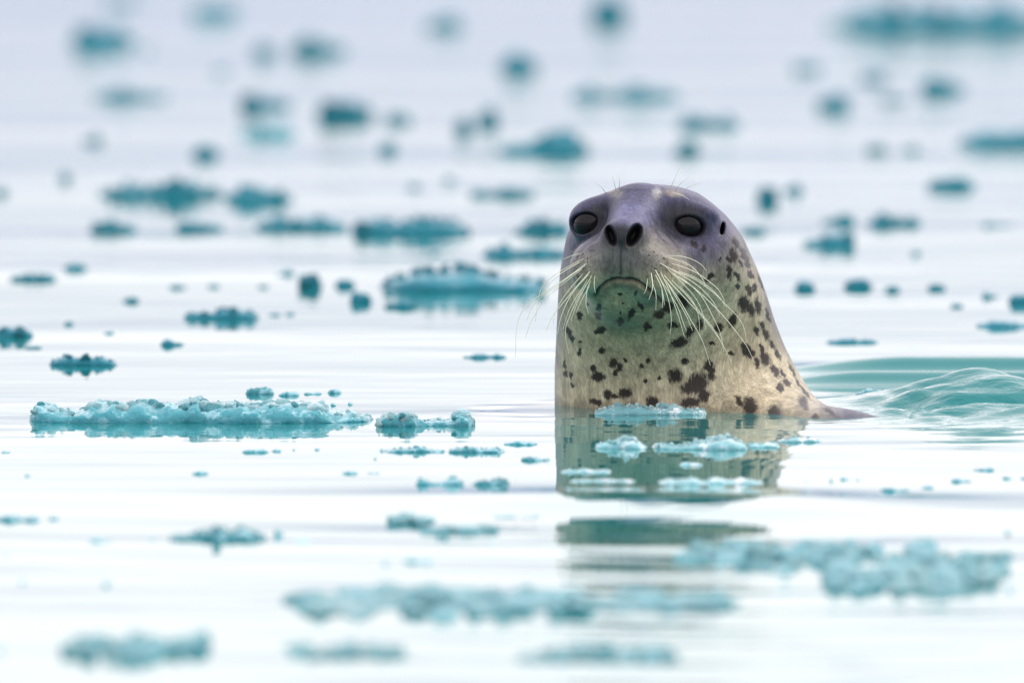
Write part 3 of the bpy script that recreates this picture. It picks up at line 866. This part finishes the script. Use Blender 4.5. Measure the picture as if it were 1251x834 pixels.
floe('thin pale ice sliver ending in a teal tip, past the edge of the seal\'s reflection', 949, 1005, 531, 542, lumps=6, mat=M_FROST, depth=0.04, sink=0.3, raw=True)
GP = 'thin white ice flakes on the reflection of the seal'
for b in ((685,747,571,580),(804,932,582,594),(857,922,597,609),(830,858,564,571),(696,776,584,590)):
    floe('thin flat white ice flake lying on the dark reflection of the seal', *b, group=GP, mat=M_FROST, sink=0.4, raw=True)
floe('leaf-shaped teal ice sliver floating beside the choppy wake', 1046, 1104, 475, 485, raw=True)
GM = 'small ice bits just behind the long bumpy strip'
for b in ((300,335,472,485),(340,366,478,485),(371,393,477,483),(400,417,475,482),(404,411,492,496),(425,431,491,495)):
    floe('small teal ice bit in the row just behind the long bumpy ice strip', *b, group=GM, raw=True)
# sharp to softly blurred pieces in front
GF = 'small ice bits between the long strip and the camera'
for b in ((294,330,545,556),(330,345,546,554),(356,362,546,552),(383,392,545,552),(415,440,572,582),(446,466,573,581),(232,258,573,582),(455,462,557,563),
          (645,679,606,613),(0,14,548,555),(28,40,578,583)):
    floe('small low teal ice bit in open water in front of the long bumpy strip', *b, group=GF)
floe('narrow bumpy teal ice strip with a thick end, in front of the pyramid-ended strip', 462, 545, 541, 556, lumps=8)
floe('ragged teal ice strip with tiny spikes, next to the narrow thick-ended strip', 546, 618, 540, 558, lumps=8)
floe('flat teal ice sliver touching the left edge of the seal\'s reflection', 614, 658, 536, 546)
floe('small teal ice cluster of three bumps near the edge of the seal\'s reflection', 634, 674, 553, 567, lumps=4)
floe('domed teal ice mound with a tapering side, beside a smaller round one', 505, 569, 575, 600, lumps=7)
floe('round teal ice lump with a thin tail, beside the larger domed mound', 574, 626, 575, 600, lumps=5)
raft('soft teal ice streak bending towards the camera, upper half', 473, 528, 620, 643, 12, 7)
raft('soft teal ice streak bending towards the camera, lower half', 516, 606, 634, 656, 20, 7)
floe('faint pale ice streak beside the foot of the seal\'s reflection', 597, 664, 624, 637, mat=M_FROST)
floe('teal ice ball at the end of the bent soft streak', 594, 612, 655, 673)
floe('teal ice ball in open water between the bent streak and the seal\'s reflection', 661, 679, 658, 674)
floe('low blurred teal bar of ice behind the longest foreground raft', 487, 536, 678, 692)
floe('tiny blurred ice bit beside the low teal bar', 463, 480, 678, 692)
floe('bumpy teal ice strip cut by the picture\'s left edge, with a tall end', -30, 54, 621, 643, lumps=5)
floe('clumpy row of teal ice bumps in the left foreground water', 203, 330, 637, 669, lumps=14)
GS = 'blurred ice bits around the clumpy row'
for b in ((104,142,652,668),(330,350,640,660),(352,384,654,668),(180,192,651,664),(55,76,628,637),(2,14,672,684),(22,34,700,716),(120,140,702,720)):
    floe('small blurred teal ice bit beside the clumpy row of ice bumps', *b, group=GS)
raft('longest blurred foreground ice raft, a broad pale teal strip', 366, 890, 700, 760, 80, 14, lambda u: (0.0 + 0.35 * u, 0.75 + 0.25 * (1 - u)))
raft('blurred low ice raft with a ragged near side, near the bottom edge', 70, 256, 764, 816, 34, 13, lambda u: (0.0, 0.45 + 0.55 * math.sin(3.1 * u)))
raft('blurred ragged patch of low ice bits just in front of the longest foreground raft', 346, 494, 772, 812, 20, 9)
raft('blurred low teal ice patch in front of the far end of the longest raft', 636, 822, 776, 816, 30, 11)
raft('blurred rounded teal raft overlapping the far tip of the seal\'s reflection', 838, 1004, 648, 706, 40, 14, lambda u: (0.1, 0.5 + 0.5 * math.sin(2.6 * u)))
raft('broad lumpy blurred teal ice raft, the bulkiest ice in the foreground', 998, 1232, 645, 734, 75, 14, lambda u: (0.05 + 0.2 * u, 0.95 - 0.35 * max(0, u - 0.75) * 3))
GR = 'small ice bits in the open water to the right of the reflection'
for b in ((1187,1217,568,578),(1159,1189,581,592),(1222,1238,579,588),(1244,1262,579,588),(1123,1143,591,598),(1073,1114,594,602),(1129,1141,609,618),(1146,1184,608,618),
          (1189,1197,616,627),(1011,1020,581,592),(1024,1040,582,588),(1044,1052,581,590),(1015,1024,598,610),(974,996,597,603),(1224,1238,642,655),(1224,1243,710,726),(981,986,584,590),(1222,1234,622,630)):
    floe('small teal ice bit on the bright water between the seal\'s wake and the bulkiest raft', *b, group=GR)
floe('tiny blurred ice bit at the left edge beside the low block', -12, 12, 775, 800)
# blurred pieces behind
floe('large dark teal ice ridge, farthest of all, at the upper edge of the water', 1006, 1330, -4, 46, lumps=12, depth=0.35)
floe('flat-topped dark teal ice slab with a smooth outline, half hidden at the right edge', 1166, 1330, 148, 184, lumps=5)
floe('dark teal oval ice floe behind and to the left of the seal\'s crown', 606, 724, 155, 194, lumps=5)
floe('long pale blue-teal ice bar above the seal\'s head', 693, 834, 96, 127, lumps=5)
floe('flat teal ice bar right above the seal\'s far eye', 824, 908, 135, 161, lumps=3)
floe('dark teal rounded ice chunk standing over a paler twin', 288, 360, 103, 140, lumps=4)
floe('pale lilac-teal ice bar just below the dark rounded chunk', 284, 366, 149, 172, lumps=3, mat=M_ICE)
floe('dark teal chunk with a slanting top, next to a small round bit', 384, 458, 114, 156, lumps=4)
floe('broad pale teal ice block at the upper left of the water', 80, 170, 27, 62, lumps=4)
floe('even pale teal ice bar of two joined blocks', 110, 208, 99, 128, lumps=4)
floe('long ragged dark teal ice strip with a pale gap, upper half', 116, 278, 214, 247, lumps=10)
floe('long ragged dark teal ice strip with a pale gap, lower half', 272, 360, 222, 252, lumps=6)
floe('compact dark teal ice bar, shorter of a pair side by side', 107, 171, 264, 287, lumps=3)
floe('compact grey-teal ice bar, longer of a pair side by side', 212, 276, 264, 285, lumps=3)
floe('long thin teal ice strip leading to a thicker one', 309, 426, 261, 284, lumps=7)
floe('long thick bumpy teal ice strip behind the seal\'s cheek', 426, 577, 257, 294, lumps=10)
floe('wide bumpy teal ice strip running behind the seal\'s whiskers', 462, 668, 319, 361, lumps=16, depth=0.16)
floe('teal ice bar tucked behind the seal\'s head above the wide bumpy strip', 586, 700, 295, 318, lumps=5)
floe('teal ice bar beside the seal\'s eye, partly hidden by the head', 624, 700, 263, 291, lumps=4)
floe('small dark teal slab under the wide bumpy strip', 468, 510, 363, 379, lumps=2)
floe('bumpy dark teal ice bar with a knob at one end', 223, 318, 371, 394, lumps=8)
floe('dark teal ice bar with one squared end and one thin end', 60, 144, 429, 450, lumps=7)
floe('flat dark teal ice bar cut from the rest, left edge water', 10, 71, 328, 346, lumps=2)
floe('round dark teal ice ball among small bits', 362, 395, 329, 357, lumps=2)
floe('low triangular teal ice bit at the left edge', -12, 42, 396, 416, lumps=2)
floe('darkest oval teal floe on the water beyond the seal\'s nape', 978, 1048, 281, 306, lumps=3)
floe('long flat teal bar just above the darkest oval floe', 1055, 1128, 257, 279, lumps=3)
floe('short teal bar above and beside the darkest oval floe', 1002, 1048, 257, 277, lumps=2)
floe('upright teal ice chunk beyond the back of the seal\'s head', 922, 954, 219, 254, lumps=2)
floe('thin dark streak of ice at the right edge above the wake', 1192, 1290, 390, 402)
floe('thin two-part teal ice streak beyond the seal\'s nape', 1008, 1074, 410, 421, lumps=3)
floe('thin teal ice streak in smooth water behind the long bumpy strip', 565, 619, 431, 438)
for lab, b in (
    ('pale blue ice bar cut by the upper edge, above the broad pale block', (120,172,-8,10)),
    ('pale two-tone ice bar at the upper edge, past the broad pale block', (228,296,0,26)),
    ('wide pale ice bar above the chunk with the slanting top', (350,428,41,72)),
    ('faint pale ice patch beside the wide pale bar', (305,340,48,74)),
    ('pale ice block above the dark oval floe', (606,660,63,95)),
    ('faint grey ice smudge near the upper edge, above the small round bit', (515,570,16,42)),
    ('small round bit beside the chunk with the slanting top', (467,506,133,156)),
    ('small upright ice bit under the small round bit', (460,487,167,190)),
    ('small dark ice bit above the pale gap of the ragged strip', (232,272,172,197)),
    ('faint ice lump leaning on the dark oval floe', (553,580,138,168)),
    ('pale ice lump on the corner of the dark oval floe', (578,612,128,160)),
    ('pale ice bar between the ragged strip and the seal\'s crown', (572,655,223,244)),
    ('pale square ice block at the upper edge, above the long pale blue-teal bar', (716,772,-4,32)),
    ('small pale ice bit under the flat bar above the seal\'s far eye', (820,858,169,192)),
    ('teal ice chunk between the flat bar and the slab at the right edge', (993,1041,108,138)),
    ('faint wide ice patch under the farthest dark ridge', (1120,1184,89,119)),
    ('faint ice bar above the long flat teal bar', (1130,1197,214,234)),
    ('small pale bit touching the upright chunk beyond the seal\'s head', (955,983,222,240)),
    ('small teal bit directly behind the seal\'s ear', (902,938,275,290)),
    ('small bumpy teal ice bit beyond the seal\'s nape, longest of its row', (1029,1067,338,354)),
    ('small round teal bit just outside the seal\'s nape', (969,998,342,357)),
    ('rounded teal bit at the right edge, below a smaller one', (1230,1262,354,375)),
    ('small teal wedge between the round ball and the dark slab', (426,456,354,373)),
    ('small oval teal bit beside the round dark ball', (408,435,340,353)),
    ('small flat lilac bit next to the flat bar in the left edge water', (76,110,321,333)),
    ('thin teal sliver between the knobbed bar and the long bumpy strip', (195,226,413,424))):
    floe(lab, *b)
GB = 'tiny blurred ice bits in the water behind the seal'
for b in ((254,284,70,94),(98,128,154,178),(964,1007,63,93),(1048,1086,76,103),(1072,1110,106,130),(1055,1086,167,188),(1098,1126,167,188),(336,361,323,339),(313,330,343,353),(252,270,344,352),
          (205,229,341,354),(149,171,357,370),(327,344,378,387),(347,361,378,386),(77,91,387,399),(126,140,400,410),(1080,1101,342,358),(1132,1157,341,355),(1198,1220,349,366),
          (495,515,215,233),(540,560,205,225),(70,90,200,224),(-10,12,220,242),(1160,1178,366,376),(1112,1126,300,314),(520,540,300,314),(108,126,62,76),(170,190,44,66),(1196,1240,262,280),(30,52,420,426)):
    floe('tiny blurred teal speck of ice on the wide water behind the seal', *b, group=GB)
